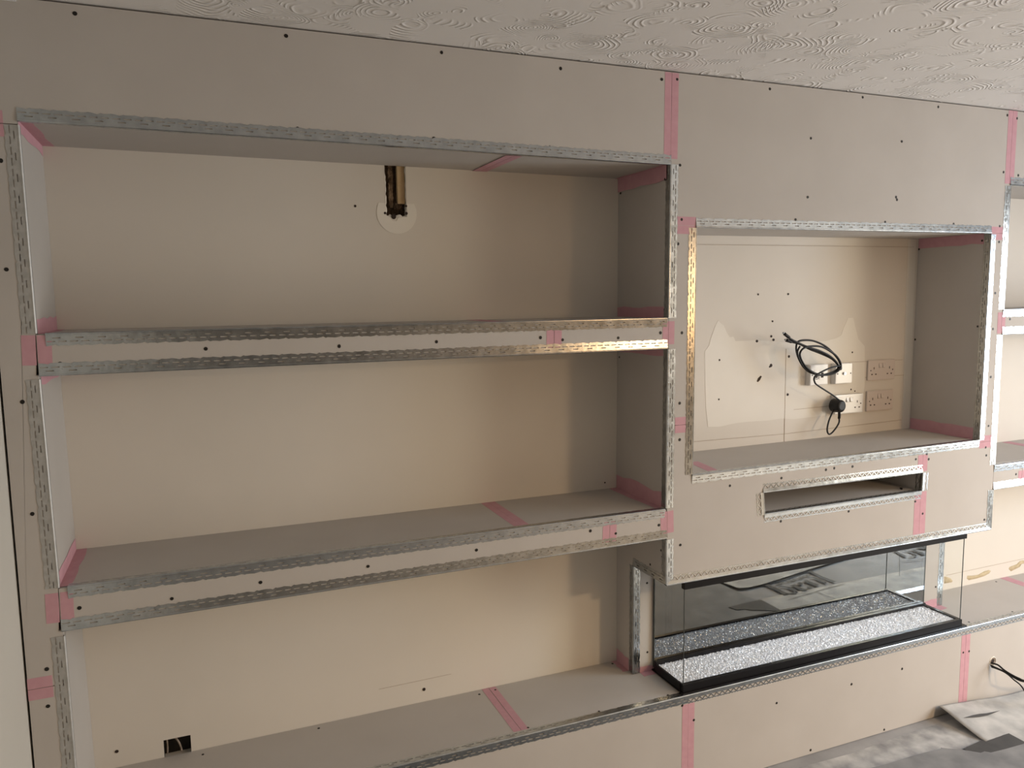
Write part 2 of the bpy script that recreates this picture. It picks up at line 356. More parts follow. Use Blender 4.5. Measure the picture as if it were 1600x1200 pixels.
def disc_mesh(name, r, seg=12, depth=0.0009, mat=None):
    bm = bmesh.new(); bmesh.ops.create_cone(bm, cap_ends=True, segments=seg, radius1=r, radius2=r * .9, depth=depth)
    me = bpy.data.meshes.new(name); bm.to_mesh(me); bm.free(); me.materials.append(mat); return me
screw_me = disc_mesh('screw', 0.0050, mat=M['screw_black'])
plug_me = disc_mesh('plug_hole', 0.0050, mat=M['slot_dark']); pin_me = disc_mesh('pin_hole', 0.0030, mat=M['slot_dark'])
ROT_FRONT = (math.radians(90), 0, 0)           # faces -y
def put(me, name, loc, rot, parent, sc=1.0):
    o = bpy.data.objects.new(name, me); C.objects.link(o); o.parent = parent
    o.location = Vector(loc) - parent.matrix_basis.translation; o.rotation_euler = rot
    o.scale = (sc * random.uniform(.9, 1.08), sc * random.uniform(.9, 1.08), 1); return o
for u, v, k in ((1184.5, 460, .8), (1231.5, 459.5, .8), (1207, 502, .8), (1205, 525.5, 1), (1208.5, 531, 1.1), (1182.5, 533, 1.2), (1204.5, 571, 1.5), (1202.5, 573, .8), (1124, 562.5, .8), (1123, 624, .75), (1232.5, 557, 1.1), (1230.5, 616.5, 1.1), (1331.5, 550.5, .75), (1329.5, 608.5, .75), (1335.5, 611, .6), (555, 322, .8), (182.5, 1174, 1), (662.5, 1077, 1.2), (945, 754, .6), (635, 333.5, 1), (601.5, 333, .8), (634.5, 322, .8), (615, 338.5, 1.7)):
    x, z = Bk(u, v); put(plug_me, 'plug_hole', (x, D - 0.0012, z), ROT_FRONT, wb, k)
x, z = Bk(1186, 592); back_poly('plaster_chip', [(1182, 596), (1184, 591), (1188, 587), (1190, 588), (1187, 594), (1184, 597)], M['cavity'], th=0.0014)

# ------------------------------------------------------------------ builders for boards, tape and bead
def strip_faces(vs, fs, L, w, rows, period, offs=0.0):
    pass
def wing_grid(p0, ex, ey, L, style, vs, fs, seed):
    """perforated wing: u runs along the edge (ex), v away from it (ey); faces left out where the slots are."""
    rng = random.Random(seed)
    if style == 'slot':
        P = 0.048; base = [0, .002, .014, .019, .026, .031, .043]
        vb = [0.0, .0059, .0087, .0143, .0171, .0255]
        us = []; k = 0
        while k * P < L:
            us += [k * P + b for b in base]; k += 1
        us = [u for u in us if u < L - 0.001] + [L]
        i0 = len(vs)
        for u in us:
            for j, v in enumerate(vb):
                if j == len(vb) - 1: v += 0.0011 * math.cos(u * 2 * math.pi / 0.024) + rng.uniform(-.0004, .0004) - (0.0028 if abs((u % P) - .019) < 1e-6 else 0)
                vs.append(p0 + ex * u + ey * v)
        nv = len(vb)
        for i in range(len(us) - 1):
            mid = ((us[i] + us[i + 1]) / 2) % P
            for j in range(nv - 1):
                if j == 1 and .014 < mid < .031: continue
                if j == 3 and (.002 < mid < .019 or .026 < mid < .043): continue
                a = i0 + i * nv + j; fs.append((a, a + nv, a + nv + 1, a + 1))
    elif style == 'plain':
        i0 = len(vs); us = [0, L]
        for u in us: vs += [p0 + ex * u, p0 + ex * u + ey * 0.024]
        fs.append((i0, i0 + 2, i0 + 3, i0 + 1))
    else:                          # expanded mesh: solid band, zig-zag of triangles, toothed rim
        P = 0.0235; A, Bv, Rm = 0.0105, 0.0235, 0.0270
        n = max(1, int(L / P)); P = L / n; i0 = len(vs)
        vs += [p0, p0 + ey * A, p0 + ex * L, p0 + ex * L + ey * A]; fs.append((i0, i0 + 2, i0 + 3, i0 + 1))
        w = 0.0036
        for k in range(n):
            u0 = k * P
            for (a, b) in ((u0, u0 + P / 2), (u0 + P, u0 + P / 2)):
                i = len(vs); vs += [p0 + ex * max(0, a - w / 2) + ey * A, p0 + ex * min(L, a + w / 2) + ey * A, p0 + ex * (b + w / 2) + ey * Bv, p0 + ex * (b - w / 2) + ey * Bv]; fs.append((i, i + 1, i + 2, i + 3))
            i = len(vs)                       # rim with two teeth a period
            for t in range(4):
                uu = u0 + P * t / 4
                vs += [p0 + ex * uu + ey * Bv, p0 + ex * (uu + P / 4) + ey * Bv, p0 + ex * (uu + P / 4) + ey * (Rm + (0.0015 if t % 2 == 0 else -0.001)), p0 + ex * uu + ey * (Rm + (-0.001 if t % 2 == 0 else 0.0015))]
                fs.append((i + 4 * t, i + 4 * t + 1, i + 4 * t + 2, i + 4 * t + 3))
_bead_n = [0]
def bead(p0, p1, d1, n1, d2, n2, parent, style='slot', style2=None, trim=(0.0, 0.0), label=None, mat=None):
    """corner bead on the arris p0-p1: wing 1 along d1 on the face with normal n1, wing 2 along d2 on the face with normal n2."""
    p0, p1, d1, n1, d2, n2 = [Vector(q) for q in (p0, p1, d1, n1, d2, n2)]
    org = parent.matrix_basis.translation; p0 = p0 - org; p1 = p1 - org
    ex = (p1 - p0); L = ex.length; ex.normalize(); p0 = p0 + ex * trim[0]; L -= trim[0] + trim[1]
    d1 = (d1 - ex * d1.dot(ex)).normalized(); d2 = (d2 - ex * d2.dot(ex)).normalized()
    vs = []; fs = []; _bead_n[0] += 1; o1 = 0.0012
    o1 = 0.0027; t1 = (d1 * .0255 - n1 * .0021).normalized(); t2 = (d2 * .0255 - n2 * .0021).normalized()
    wing_grid(p0 + n1 * o1 + d1 * .0014, ex, t1, L, style, vs, fs, _bead_n[0])
    wing_grid(p0 + n2 * o1 + d2 * .0014, ex, t2, L, style2 or style, vs, fs, _bead_n[0] + 500)
    prof = [n1 * o1 + d1 * .0014, n1 * .0034 + d1 * .0004, n1 * .0034 + n2 * .0014, n1 * .0025 + n2 * .0025, n1 * .0014 + n2 * .0034, n2 * .0034 + d2 * .0004, n2 * o1 + d2 * .0014]
    i0 = len(vs)
    for q in prof: vs += [p0 + q, p0 + q + ex * L]
    for i in range(len(prof) - 1): fs.append((i0 + 2 * i, i0 + 2 * i + 1, i0 + 2 * i + 3, i0 + 2 * i + 2))
    me = bpy.data.meshes.new('corner_bead'); me.from_pydata([tuple(v) for v in vs], [], fs)
    o = link('corner_bead', me, mat or M['bead_metal'], parent)
    md = o.modifiers.new('thickness', 'SOLIDIFY'); md.thickness = 0.0006; md.offset = 0
    if label: tag(o, label)
    return o
def P3(q, y=0.0): return (q[0], y, q[1])
def tape(c0, c1, n, parent, w=0.05, split=0.0011, wob=0.0, lab=None, both=True):
    """joint tape: two thin halves either side of the board joint, on the face with normal n."""
    c0, c1, n = Vector(c0), Vector(c1), Vector(n); org = parent.matrix_basis.translation; c0 = c0 - org; c1 = c1 - org
    e = (c1 - c0); L = e.length; e.normalize(); s_ = n.cross(e).normalized(); vs = []; fs = []
    N = max(2, int(L / 0.06)) ; h = 0.0005
    for sg in (1, -1):
        for i in range(N + 1):
            c = c0 + e * (L * i / N); k = split / 2 * random.uniform(0.5, 1.4); o_ = w / 2 + random.uniform(-1, 1) * wob
            base = len(vs)
            vs += [c + s_ * sg * k, c + s_ * sg * o_, c + s_ * sg * o_ + n * h, c + s_ * sg * k + n * h]
            if i:
                for a, b in ((0, 1), (1, 2), (2, 3), (3, 0)): fs.append((base - 4 + a, base - 4 + b, base + b, base + a))
        b0 = len(vs) - 4 * (N + 1); fs += [(b0, b0 + 1, b0 + 2, b0 + 3), (len(vs) - 4, len(vs) - 3, len(vs) - 2, len(vs) - 1)]
    return mesh_obj('joint_tape', vs, fs, M['tape'], parent)
def fold(c0, c1, dA, nA, dB, nB, parent, w=0.026, wob=0.003, wB=None):
    """tape folded into an inner corner: one leg on each of the two faces."""
    c0, c1, dA, nA, dB, nB = [Vector(q) for q in (c0, c1, dA, nA, dB, nB)]; org = parent.matrix_basis.translation; c0 = c0 - org; c1 = c1 - org
    vs = []; fs = []; N = 6
    for (d, nn, ww) in ((dA, nA, w), (dB, nB, wB or w)):
        b0 = len(vs)
        for i in range(N + 1):
            c = c0 + (c1 - c0) * (i / N); k = ww + random.uniform(-wob, wob)
            vs += [c + nn * .0006 + d * .0006, c + d * k + nn * .0006]
            if i: fs.append((b0 + 2 * i - 2, b0 + 2 * i - 1, b0 + 2 * i + 1, b0 + 2 * i))
    o = mesh_obj('joint_tape', vs, fs, M['tape'], parent); md = o.modifiers.new('thickness', 'SOLIDIFY'); md.thickness = 0.0004; md.offset = 0
    return o
def screws(px, parent):
    for u, v in px:
        x, z = F(u, v); put(screw_me, 'screw', (x, -0.0004, z), ROT_FRONT, parent)
X, Y, Z = Vector((1, 0, 0)), Vector((0, 1, 0)), Vector((0, 0, 1))

# ------------------------------------------------------------------ wall_front: the boarded stud wall (setting)
wf_ = empty('wall_front', (0, 0, 0)); tag(wf_, kind='structure')
XJ = F(1050, 115)[0]; ZJ1 = F(5, 193)[1]; ZJ9 = F(64, 1075)[1]
ztop = ZC - 0.004; xl = XW + 0.0005
XQT = F(1580, 230)[0]
zt_tv = (tvTL[1] + tvTR[1]) / 2
ZJD, ZJR = F(1063, 664)[1], F(1541, 690)[1]
XS = F(1441, 737)[0]
def lineZ(a, b, x): t = (x - a[0]) / (b[0] - a[0]); return a[1] + (b[1] - a[1]) * t
front_board([(xl, ztop), (XJ, ztop), (XJ, n1TR[1]), n1TR, n1TL, (n1TL[0], ZJ1), (xl, ZJ1)], wf_)
front_board([(xl, ZJ1), (n1TL[0], ZJ1), n1TL, n1BL, (s1BL[0] - .004, s1BL[1]), s1BL, (s2TL[0], s2TL[1]), (s2BL[0] - .004, s2BL[1]), s2BL, n3L, (lineZ((n3L[1], n3L[0]), (n3M[1], n3M[0]), ZJ9), ZJ9), (xl, ZJ9)], wf_)
front_board([(xl, ZJ9), (lineZ((n3L[1], n3L[0]), (n3M[1], n3M[0]), ZJ9), ZJ9), n3B, (xl, ZW)], wf_)
front_board([(XJ, ztop), (XQT, ztop), (XQT, ZT_R), (XQ, ZT_R), (XQ, zt_tv), (tvTR[0], tvTR[1]), (tvTL[0], tvTL[1]), (XR, zt_tv), (XR, n1TR[1]), (XJ, n1TR[1])], wf_)
front_board([(XR, zt_tv), (tvTL[0], tvTL[1]), (tvBL[0], ZJD), (XR, ZJD)], wf_)
front_board([tvTR, (XQ, zt_tv), (XQ, ZJR), (tvBR[0], ZJR)], wf_)
zc_tv = lineZ(tvBL, tvBR, XS)
front_board([(XR, ZJD), (tvBL[0], ZJD), tvBL, (XS, zc_tv), (XS, avTR[1]), avTL, avBL, (XS, avBR[1]), (XS, lineZ(brL, brR, XS)), brL], wf_)
front_board([(XS, zc_tv), tvBR, (tvBR[0], ZJR), (XQ, ZJR), brR, (XS, lineZ(brL, brR, XS))], wf_)
front_board([(XQT, ztop), (XE - .002, ztop), (XE - .002, ZT_R), (XQT, ZT_R)], wf_)
front_board([(XN, ZT_R), (XE - .002, ZT_R), (XE - .002, ZW), (XN, ZW)], wf_)
def reveal(a, b, nin, parent, y0=0.0, y1=D, mat=None, name='reveal_board'):
    """board lining a recess from the front edge a-b straight back; nin points into the opening."""
    a, b, nin = Vector(P3(a)), Vector(P3(b)), Vector(nin); e = (b - a).normalized(); nin = (nin - e * nin.dot(e)).normalized()
    pts = [a + Y * y0, b + Y * y0, b + Y * (y1 - .0005), a + Y * (y1 - .0005)]
    org = parent.matrix_basis.translation
    return slab(name, [p - org for p in pts], -nin * BT, mat or M['board'], parent)
U = 0.0127
# left alcove: soffit, side linings
reveal(n1TL, n1TR, -Z, wf_, y0=U)
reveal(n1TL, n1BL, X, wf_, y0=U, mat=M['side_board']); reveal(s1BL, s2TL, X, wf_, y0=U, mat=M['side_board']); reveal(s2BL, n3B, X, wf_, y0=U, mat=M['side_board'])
reveal(n1TR, (XR, ZB1), -X, wf_, y0=U); reveal(s1BR, s2TR, -X, wf_, y0=U)
reveal((XR, ZS2), (XR, ZF), -X, wf_, y0=U); reveal((XR, ZF), (XR, ZW), -X, wf_, y0=G)
# overhang underside, pier behind the fire
reveal((XR, ZF), (XQ, ZF), -Z, wf_, y0=U, y1=G)
slab('pier_board', [(XR + .0006, G, ZW), (XQ - .0006, G, ZW), (XQ - .0006, G, ZF + .01), (XR + .0006, G, ZF + .01)], (0, BT, 0), M['board'], wf_)
reveal((XQ, ZF), (XQ, ZW), X, wf_, y0=G)
reveal((XQ, ZT_R), (XQ, ZB1), X, wf_, y0=U); reveal((XQ, ZS1), (XQ, ZB2), X, wf_, y0=U); reveal((XQ, ZS2), (XQ, ZF), X, wf_, y0=U)
reveal((XQ, ZT_R), (XN, ZT_R), -Z, wf_, y0=U); reveal((XN, ZT_R), (XN, ZW), -X, wf_, y0=U)
# screen recess and media slot
reveal(tvTL, tvTR, -Z, wf_, y0=U); reveal(tvBL, tvBR, Z, wf_, y0=U); reveal(tvTL, tvBL, X, wf_, y0=U); reveal(tvTR, tvBR, -X, wf_, y0=U)
reveal(avTL, avTR, -Z, wf_, y0=U); reveal(avBL, avBR, Z, wf_, y0=U); reveal(avTL, avBL, X, wf_, y0=U); reveal(avTR, avBR, -X, wf_, y0=U)
slab('slot_back_board', [(avBL[0] - .01, D - .014, avBL[1] - .01), (avBR[0] + .01, D - .014, avBR[1] - .01), (avTR[0] + .01, D - .014, avTR[1] + .01), (avTL[0] - .01, D - .014, avTL[1] + .01)], (0, .012, 0), M['board'], wf_)
NF = -Y
def fbead(a, b, out, parent, style='slot', trim=(0, 0), label=None, style2=None, mat=None):
    return bead(P3(a), P3(b), out, NF, Y, -Vector(out), parent, style, style2, trim, label, mat)
fbead(n1TL, n1TR, Z, wf_)
for a_, b_, t_ in ((n1TL, n1BL, .012), (s1BL, s2TL, .01), (n3L, n3B, .012)):
    fbead(a_, b_, -X, wf_, trim=(t_, .003), mat=M['bead_dull'], label='dull grey corner bead')
fbead(n1TR, (XR, ZB1), X, wf_, trim=(.001, .003)); fbead(s1BR, s2TR, X, wf_, trim=(.004, .004)); fbead((XR, ZS2), brL, X, wf_, trim=(.004, .002))
fbead(tvTL, tvTR, Z, wf_); fbead(tvBL, tvBR, -Z, wf_); fbead(tvTL, tvBL, -X, wf_, trim=(.004, .004)); fbead(tvTR, tvBR, X, wf_, trim=(.006, 0))
fbead(avTL, (XS, avTR[1]), Z, wf_, 'lattice'); fbead(avBL, (XS, avBR[1]), -Z, wf_, 'lattice'); fbead(avTL, avBL, -X, wf_, 'lattice'); fbead((avTR[0], avTR[1]), (avBR[0], avBR[1]), X, wf_, 'lattice', trim=(.003, .002))
fbead(brL, brR, Z, wf_, 'lattice')
fbead((XQ, ZT_R), (XQ, ZB1), -X, wf_, trim=(.006, .002)); fbead((XQ, ZS1), (XQ, ZB2), -X, wf_, trim=(.004, .004)); fbead((XQ, ZS2), brR, -X, wf_, trim=(.002, .003))
fbead((XQ, ZT_R), (XN, ZT_R), Z, wf_); fbead((XN, ZT_R), (XN, ZW), X, wf_, trim=(0, .004))
bead((XR, .006, ZF), (XR, G + .004, ZF), Z, -X, X, -Z, wf_)
bead((XR, G, ZF - .004), (XR, G, ZB3 + .002), X, NF, Y, -X, wf_)
bead((XQ, G, ZF - .004), (XQ, G, ZB3 + .002), -X, NF, Y, X, wf_)
# tapes on the wall
def ftape(u0, v0, u1, v1, parent, **k):
    return tape(P3(F(u0, v0)), P3(F(u1, v1)), NF, parent, **k)
ftape(1050, 113.5, 1047.8, 248, wf_)
tape((xl, 0, ZJ1), (n1TL[0] - .028, 0, ZJ1), NF, wf_, w=.058)
tape((xl, 0, ZJ9), (F(83, 1075)[0], 0, ZJ9), NF, wf_, w=.056)
tape((XR + .028, 0, zt_tv), (tvTL[0] - .001, 0, zt_tv), NF, wf_, w=.054); tape((tvTR[0] + .001, 0, zt_tv + .001), (XQ - .028, 0, zt_tv + .001), NF, wf_)
tape((XR + .028, 0, ZJD), (tvBL[0] - .027, 0, ZJD), NF, wf_, w=.052); tape((tvBR[0] + .002, 0, ZJR), (XQ - .027, 0, ZJR), NF, wf_, w=.05)
tape((XS, 0, zc_tv - .030), (XS, 0, avTR[1] + .003), NF, wf_, w=.05); tape((XS - .003, 0, avBR[1] - .002), (XS - .003, 0, lineZ(brL, brR, XS) + .028), NF, wf_, w=.062)
tape((XQT, 0, ztop), (XQT, 0, ZT_R + .002), NF, wf_, w=.05)
# folded tapes in the wall's own corners
def yfold(pt, dA, nA, dB, nB, parent, y0=.028, y1=D - .002, **k):
    return fold((pt[0], y0, pt[1]), (pt[0], y1, pt[1]), dA, nA, dB, nB, parent, **k)
yfold(n1TL, X, -Z, -Z, X, wf_, y0=.004); yfold((XR, n1TR[1]), -X, -Z, -Z, -X, wf_, y0=.02, w=.012, wB=.046)
yfold(tvTL, X, -Z, -Z, X, wf_, y0=.02, w=.03, wB=.005); yfold(tvTR, -X, -Z, -Z, -X, wf_, w=.006, wB=.04); yfold(tvBR, -X, Z, Z, -X, wf_, w=.010, wB=.045)
yfold((XQ, ZB3), X, Z, Z, X, wf_, y0=G + .02)
fold((XR + .028, G, ZB3), (XR + .13, G, ZB3), -Y, Z, Z, NF, wf_, w=.03, wB=.02); fold((XQ - .12, G, ZB3), (XQ - .001, G, ZB3), -Y, Z, Z, NF, wf_, w=.035, wB=.035)
# soffit and screen-recess floor joints
xs_ = hit(749, 266, 1, D).x
tape((xs_, .03, n1TR[1] + .001), (xs_, D - .002, n1TR[1] + .001), -Z, wf_, w=.05)
xs_ = hit(1084, 722, 2, tvBL[1]); tape((xs_.x + .0, .002 + .026, lineZ(tvBL, tvBR, xs_.x)), (xs_.x, .30, lineZ(tvBL, tvBR, xs_.x)), Z, wf_, w=.04) if False else None
ff0 = hit(1083, 722, 2, tvBL[1]); ff1 = hit(1117, 737, 2, tvBL[1])
tape((ff0.x, ff0.y, tvBL[1] + .0005), (ff1.x, ff1.y, tvBL[1] + .0005), Z, wf_, w=.04, split=.0002)
screws([(117, 21), (447, 56), (690, 82), (876, 107), (1034, 124), (1058, 124), (1203, 139), (1348, 152), (1466, 167), (1574, 180), (1589, 185), (1267, 216), (1409, 221), (1062.5, 258), (1568, 269), (1591, 274), (1262, 308), (1400, 308), (1401.5, 312), (465, 201), (678, 216), (859, 230), (1037, 243), (1065, 343), (1059.5, 381), (1243, 343), (1383, 347), (1490, 350), (1562, 353.5), (1561, 378), (1555, 458), (1551.5, 514), (1548, 589), (10, 421), (1.5, 251), (35, 628), (50.5, 803), (73, 1045.5), (75, 1103.5), (1065.5, 520), (1062, 630), (1062, 687), (1063, 851.5), (1140.5, 759), (1221, 747), (1290.5, 734), (1303.5, 731.5), (1332, 729), (1431, 717.5), (1448, 709.5), (1451, 717.5), (1544.5, 665.5), (1540, 699), (1541, 711.5), (1430, 783.5), (1441.5, 802.5), (1326, 799), (1220, 814.5), (1538, 812)], wf_)
RX = (0, math.radians(-90), 0)
def side_screws(px, x, parent):
    for u, v in px:
        p = hit(u, v, 0, x); put(screw_me, 'screw', (x - .0004, p.y, p.z), RX, parent, .85)
side_screws([(969.5, 302), (1039, 280), (968, 484), (1038, 484), (968, 558), (1038, 561), (969, 738), (1037, 759.5), (1033, 860), (1034.5, 870), (1016, 882), (985.5, 894), (986, 914), (988, 998), (988.5, 1014), (988, 1025)], XR, wf_)
side_screws([(1436, 389.5), (1534.5, 376), (1527.5, 510), (1430, 530.5), (1424, 655.5), (1519.5, 660.5)], (tvTR[0] + tvBR[0]) / 2, wf_)
for u, v in ((1011, 911), (1011.5, 1019), (1462, 917), (1467.5, 920.5)):
    p = hit(u, v, 1, G); put(screw_me, 'screw', (p.x, G - .0004, p.z), ROT_FRONT, wf_, .9)

# ------------------------------------------------------------------ boxed shelves
def top_screws(px, z, parent):
    for u, v in px:
        p = hit(u, v, 2, z); put(screw_me, 'screw', (p.x, p.y, z + .0005), (0, 0, 0), parent, .85)
def boxed_shelf(tl, tr, bl, br, joint_top, label, fscrews, ends=(True, True)):
    t = empty('boxed_shelf', ((tl[0] + tr[0]) / 2, 0.0, (bl[1] + br[1]) / 2)); tag(t, label, 'shelf', 'boxed shelves of the alcoves')
    o = t.matrix_basis.translation
    L = lambda p: (p[0] - o.x, p[1] - o.z)
    if joint_top is not None:
        xt = joint_top; zt, zb = lineZ(tl, tr, xt), lineZ(bl, br, xt)
        front_board([L(tl), L((xt, zt)), L((xt, zb)), L(bl)], t, 'front_board'); front_board([L((xt, zt)), L(tr), L(br), L((xt, zb))], t, 'front_board')
    else: front_board([L(tl), L(tr), L(br), L(bl)], t, 'front_board')
    reveal(tl, tr, Z, t, y0=U, name='top_board'); reveal(bl, br, -Z, t, y0=U, name='soffit_board')
    fbead(tl, tr, -Z, t, trim=(.02 if ends[0] else 0, .006)); fbead(bl, br, Z, t, trim=(.002, .004))
    screws(fscrews, t)
    return t
sh = boxed_shelf(n1BL, n1BR, s1BL, s1BR, F(866, 525)[0], 'upper boxed plasterboard shelf of the wide left alcove, under the channelled niche', [(94, 568), (321.5, 545), (530, 541), (682, 534), (844.5, 527.5), (879, 531), (966, 528), (1032, 520)])
ftape(56.5, 524, 58.8, 571, sh, w=.062, split=.003); ftape(866, 514, 865.6, 544, sh, w=.05, split=.0016); ftape(1044.8, 502, 1044.2, 538, sh, w=.044)
xs_ = hit(770, 503, 2, ZB1).x; tape((xs_, .03, lineZ(n1BL, n1BR, xs_)), (xs_, D - .002, lineZ(n1BL, n1BR, xs_)), Z, sh)
yfold(n1BL, X, Z, Z, X, sh, w=.02, wB=.036); yfold(n1BR, -X, Z, Z, -X, sh, w=.012, wB=.034); yfold(s1BL, X, -Z, -Z, X, sh, w=.02, wB=.028); yfold(s1BR, -X, -Z, -Z, -X, sh, w=.012, wB=.030)
sh = boxed_shelf(s2TL, s2TR, s2BL, s2BR, F(953, 831)[0], 'lower boxed plasterboard shelf of the wide left alcove, between middle and bottom niches', [(124, 950), (268.5, 935.5), (407, 910), (575, 885), (744.5, 859.5), (922.5, 829.5), (962, 833.5), (1029.5, 820.5)])
ftape(92, 926, 94.8, 972, sh, w=.06, split=.004); ftape(953, 815, 952, 847, sh, w=.05, split=.0016); ftape(1042, 799, 1042.6, 833, sh, w=.05)
xs_ = hit(762, 788, 1, D).x; tape((xs_, .03, lineZ(s2TL, s2TR, xs_)), (xs_, D - .002, lineZ(s2TL, s2TR, xs_)), Z, sh, split=.0004)
yfold(s2TL, X, Z, Z, X, sh, y0=.01, w=.028, wB=.034); yfold(s2TR, -X, Z, Z, -X, sh, w=.028, wB=.05, wob=.006); yfold(s2BR, -X, -Z, -Z, -X, sh, w=.012, wB=.030)
top_screws([(135, 866), (238, 871), (329.5, 843), (464.5, 827.5), (602, 811), (748, 792), (654, 845), (501, 867)], ZB2, sh)
sh = boxed_shelf((XQ, ZB1), (XN, ZB1), (XQ, ZS1), (XN, ZS1), None, 'upper boxed plasterboard shelf at the far right of the wall', [(1578, 498.7)], (False, False))
ftape(1565.5, 488, 1563.6, 521, sh, w=.044, split=.002)
sh = boxed_shelf((XQ, ZB2), (XN, ZB2), (XQ, ZS2), (XN, ZS2), F(1597, 742)[0], 'lower boxed plasterboard shelf at the far right of the wall, beside the media slot', [(1587.5, 741)], (False, False))
tape(P3(F(1597, 735)), P3(F(1595.5, 756)), NF, sh, w=.042); pt = hit(1571, 690.5, 2, ZB2); tape((pt.x, .03, ZB2), (pt.x, pt.y, ZB2), Z, sh, split=.0004)

# ------------------------------------------------------------------ low plinth under the niches and the fire
pl = empty('hearth_plinth', (2.9, 0.0, 0.0)); tag(pl, 'long low plasterboard plinth under the niches, carrying the glass fire', 'plinth')
xj1, xj2 = F(1075.5, 1110)[0], F(1507, 1040)[0]
for a, b in ((xl, xj1), (xj1, xj2), (xj2, XE - .002)):
    front_board([(a - 2.9, .002), (b - 2.9, .002), (b - 2.9, ZB3), (a - 2.9, ZB3)], pl, 'front_board')
xh = hit(763, 1074, 1, D).x; xk = hit(1567, 906, 1, D).x
for a, b in ((n3B[0], xh), (xh, xk), (xk, XN)):
    slab('top_board', [(a + .0006 - 2.9, U, ZB3 - BT), (b - .0006 - 2.9, U, ZB3 - BT), (b - .0006 - 2.9, D - .001, ZB3 - BT), (a + .0006 - 2.9, D - .001, ZB3 - BT)], (0, 0, BT), M['board'], pl)
xa, xb = F(1075, 1086)[0], F(1513, 981)[0]
fbead((n3B[0], ZB3), (xa, ZB3), -Z, pl, trim=(.01, 0)); fbead((xa, ZB3), (xb, ZB3), -Z, pl, 'lattice', style2='plain'); fbead((xb, ZB3), (XN, ZB3), -Z, pl, 'lattice', style2='slot', trim=(0, .01))
tape((xj1, 0, ZB3 - .03), (xj1, 0, .004), NF, pl, w=.05, split=.0004); tape((xj2, 0, ZB3 - .03), (xj2, 0, .004), NF, pl, w=.05)
tape((xh, .03, ZB3), (xh, D - .002, ZB3), Z, pl, split=.0018); tape((xk, .03, ZB3), (xk, D - .002, ZB3), Z, pl, split=.0004)
fold((XR - .0006, G + .030, ZB3), (XR, D - .002, ZB3), -X, Z, Z, -X, pl, w=.022, wB=.045, wob=.004)
screws([(868, 1148), (1066, 1102.5), (1084, 1125), (1213.5, 1098.5), (1330.5, 1069), (1409.5, 1045), (1505, 1019.5), (1514, 1017.5), (1266.5, 1172), (1381.5, 1140), (1510, 1099)], pl)
top_screws([(498, 1138), (749, 1085), (774, 1078), (957, 1037), (1043.5, 1086), (936, 1111.5), (825, 1137), (317, 1179), (1514, 972), (1556.5, 909), (1582, 956)], ZB3, pl)
pass

# ------------------------------------------------------------------ glass-fronted electric fire
FX0, FX1 = 2.197, 3.545; FY0, FY1 = 0.016, MIR
fi = empty('electric_fire', (2.87, 0.1, ZB3)); tag(fi, 'wide black electric fire with clear glass sides, dark mirror back and crushed crystal bed', 'fireplace')
o_ = fi.matrix_basis.translation
def fbx(name, a, b, mat, bevel=0.0): return box(name, [a[i] - o_[i] for i in range(3)], [b[i] - o_[i] for i in range(3)], mat, fi, bevel)
zt0 = ZB3 + .0035
fbx('base_plate', (FX0 - .004, .0035, zt0), (3.566, FY1 + .004, zt0 + .004), M['black_enamel'])
ZR = ZB3 + .034
fbx('front_rail', (FX0, FY0 - .006, zt0 + .004), (FX1, FY0 + .010, ZR), M['black_enamel'], .0015)
fbx('side_rail', (FX0 - .002, FY0 + .010, zt0 + .004), (FX0 + .006, FY1 - .012, ZR), M['black_enamel'], .001)
fbx('side_rail', (FX1 - .014, FY0 + .010, zt0 + .004), (FX1 + .002, FY1 - .012, ZR), M['black_enamel'], .001)
fbx('back_rail', (FX0 + .002, FY1 - .016, zt0 + .004), (FX1, FY1 - .001, ZR + .006), M['black_enamel'], .0015)
zg = ZF - .032
mp = fbx('mirror_panel', (FX0 + .004, FY1, ZR - .02), (FX1 + .004, FY1 + .005, ZF - .003), M['mirror_glass']); tag(mp, 'dark mirrored back panel reflecting the floor')
fbx('mirror_edge', (FX1 + .004, FY1 - .001, ZR - .02), (FX1 + .007, FY1 + .006, ZF - .003), M['glass_edge'])
fbx('mirror_edge', (FX0 + .0015, FY1 - .001, ZR - .02), (FX0 + .004, FY1 + .006, ZF - .003), M['glass_edge'])
fbx('top_bar', (FX0 - .004, .004, ZF - .032), (FX1 - .005, .022, ZF - .0035), M['black_enamel'], .0012)
fbx('top_plate', (FX0, .022, ZF - .012), (FX1 + .004, FY1 - .002, ZF - .004), M['black_enamel'])
tag(fbx('glass_panel', (FX0 + .004, FY0 - .004, ZR - .012), (FX1 - .012, FY0 - .001, zg), M['clear_glass']), 'clear front glass')
fbx('glass_panel', (FX0, FY0 - .001, ZR - .012), (FX0 + .003, FY1 - .002, zg), M['clear_glass'])
fbx('glass_panel', (FX1 - .011, FY0 - .001, ZR - .012), (FX1 - .008, FY1 - .002, zg), M['clear_glass'])
fbx('glass_edge', (FX0 + .0008, FY0 - .0045, ZR - .02), (FX0 + .0030, FY0 - .002, zg), M['glass_edge'])
fbx('glass_edge', (FX1 - .0108, FY0 - .0045, ZR - .02), (FX1 - .0086, FY0 - .002, zg), M['glass_edge'])
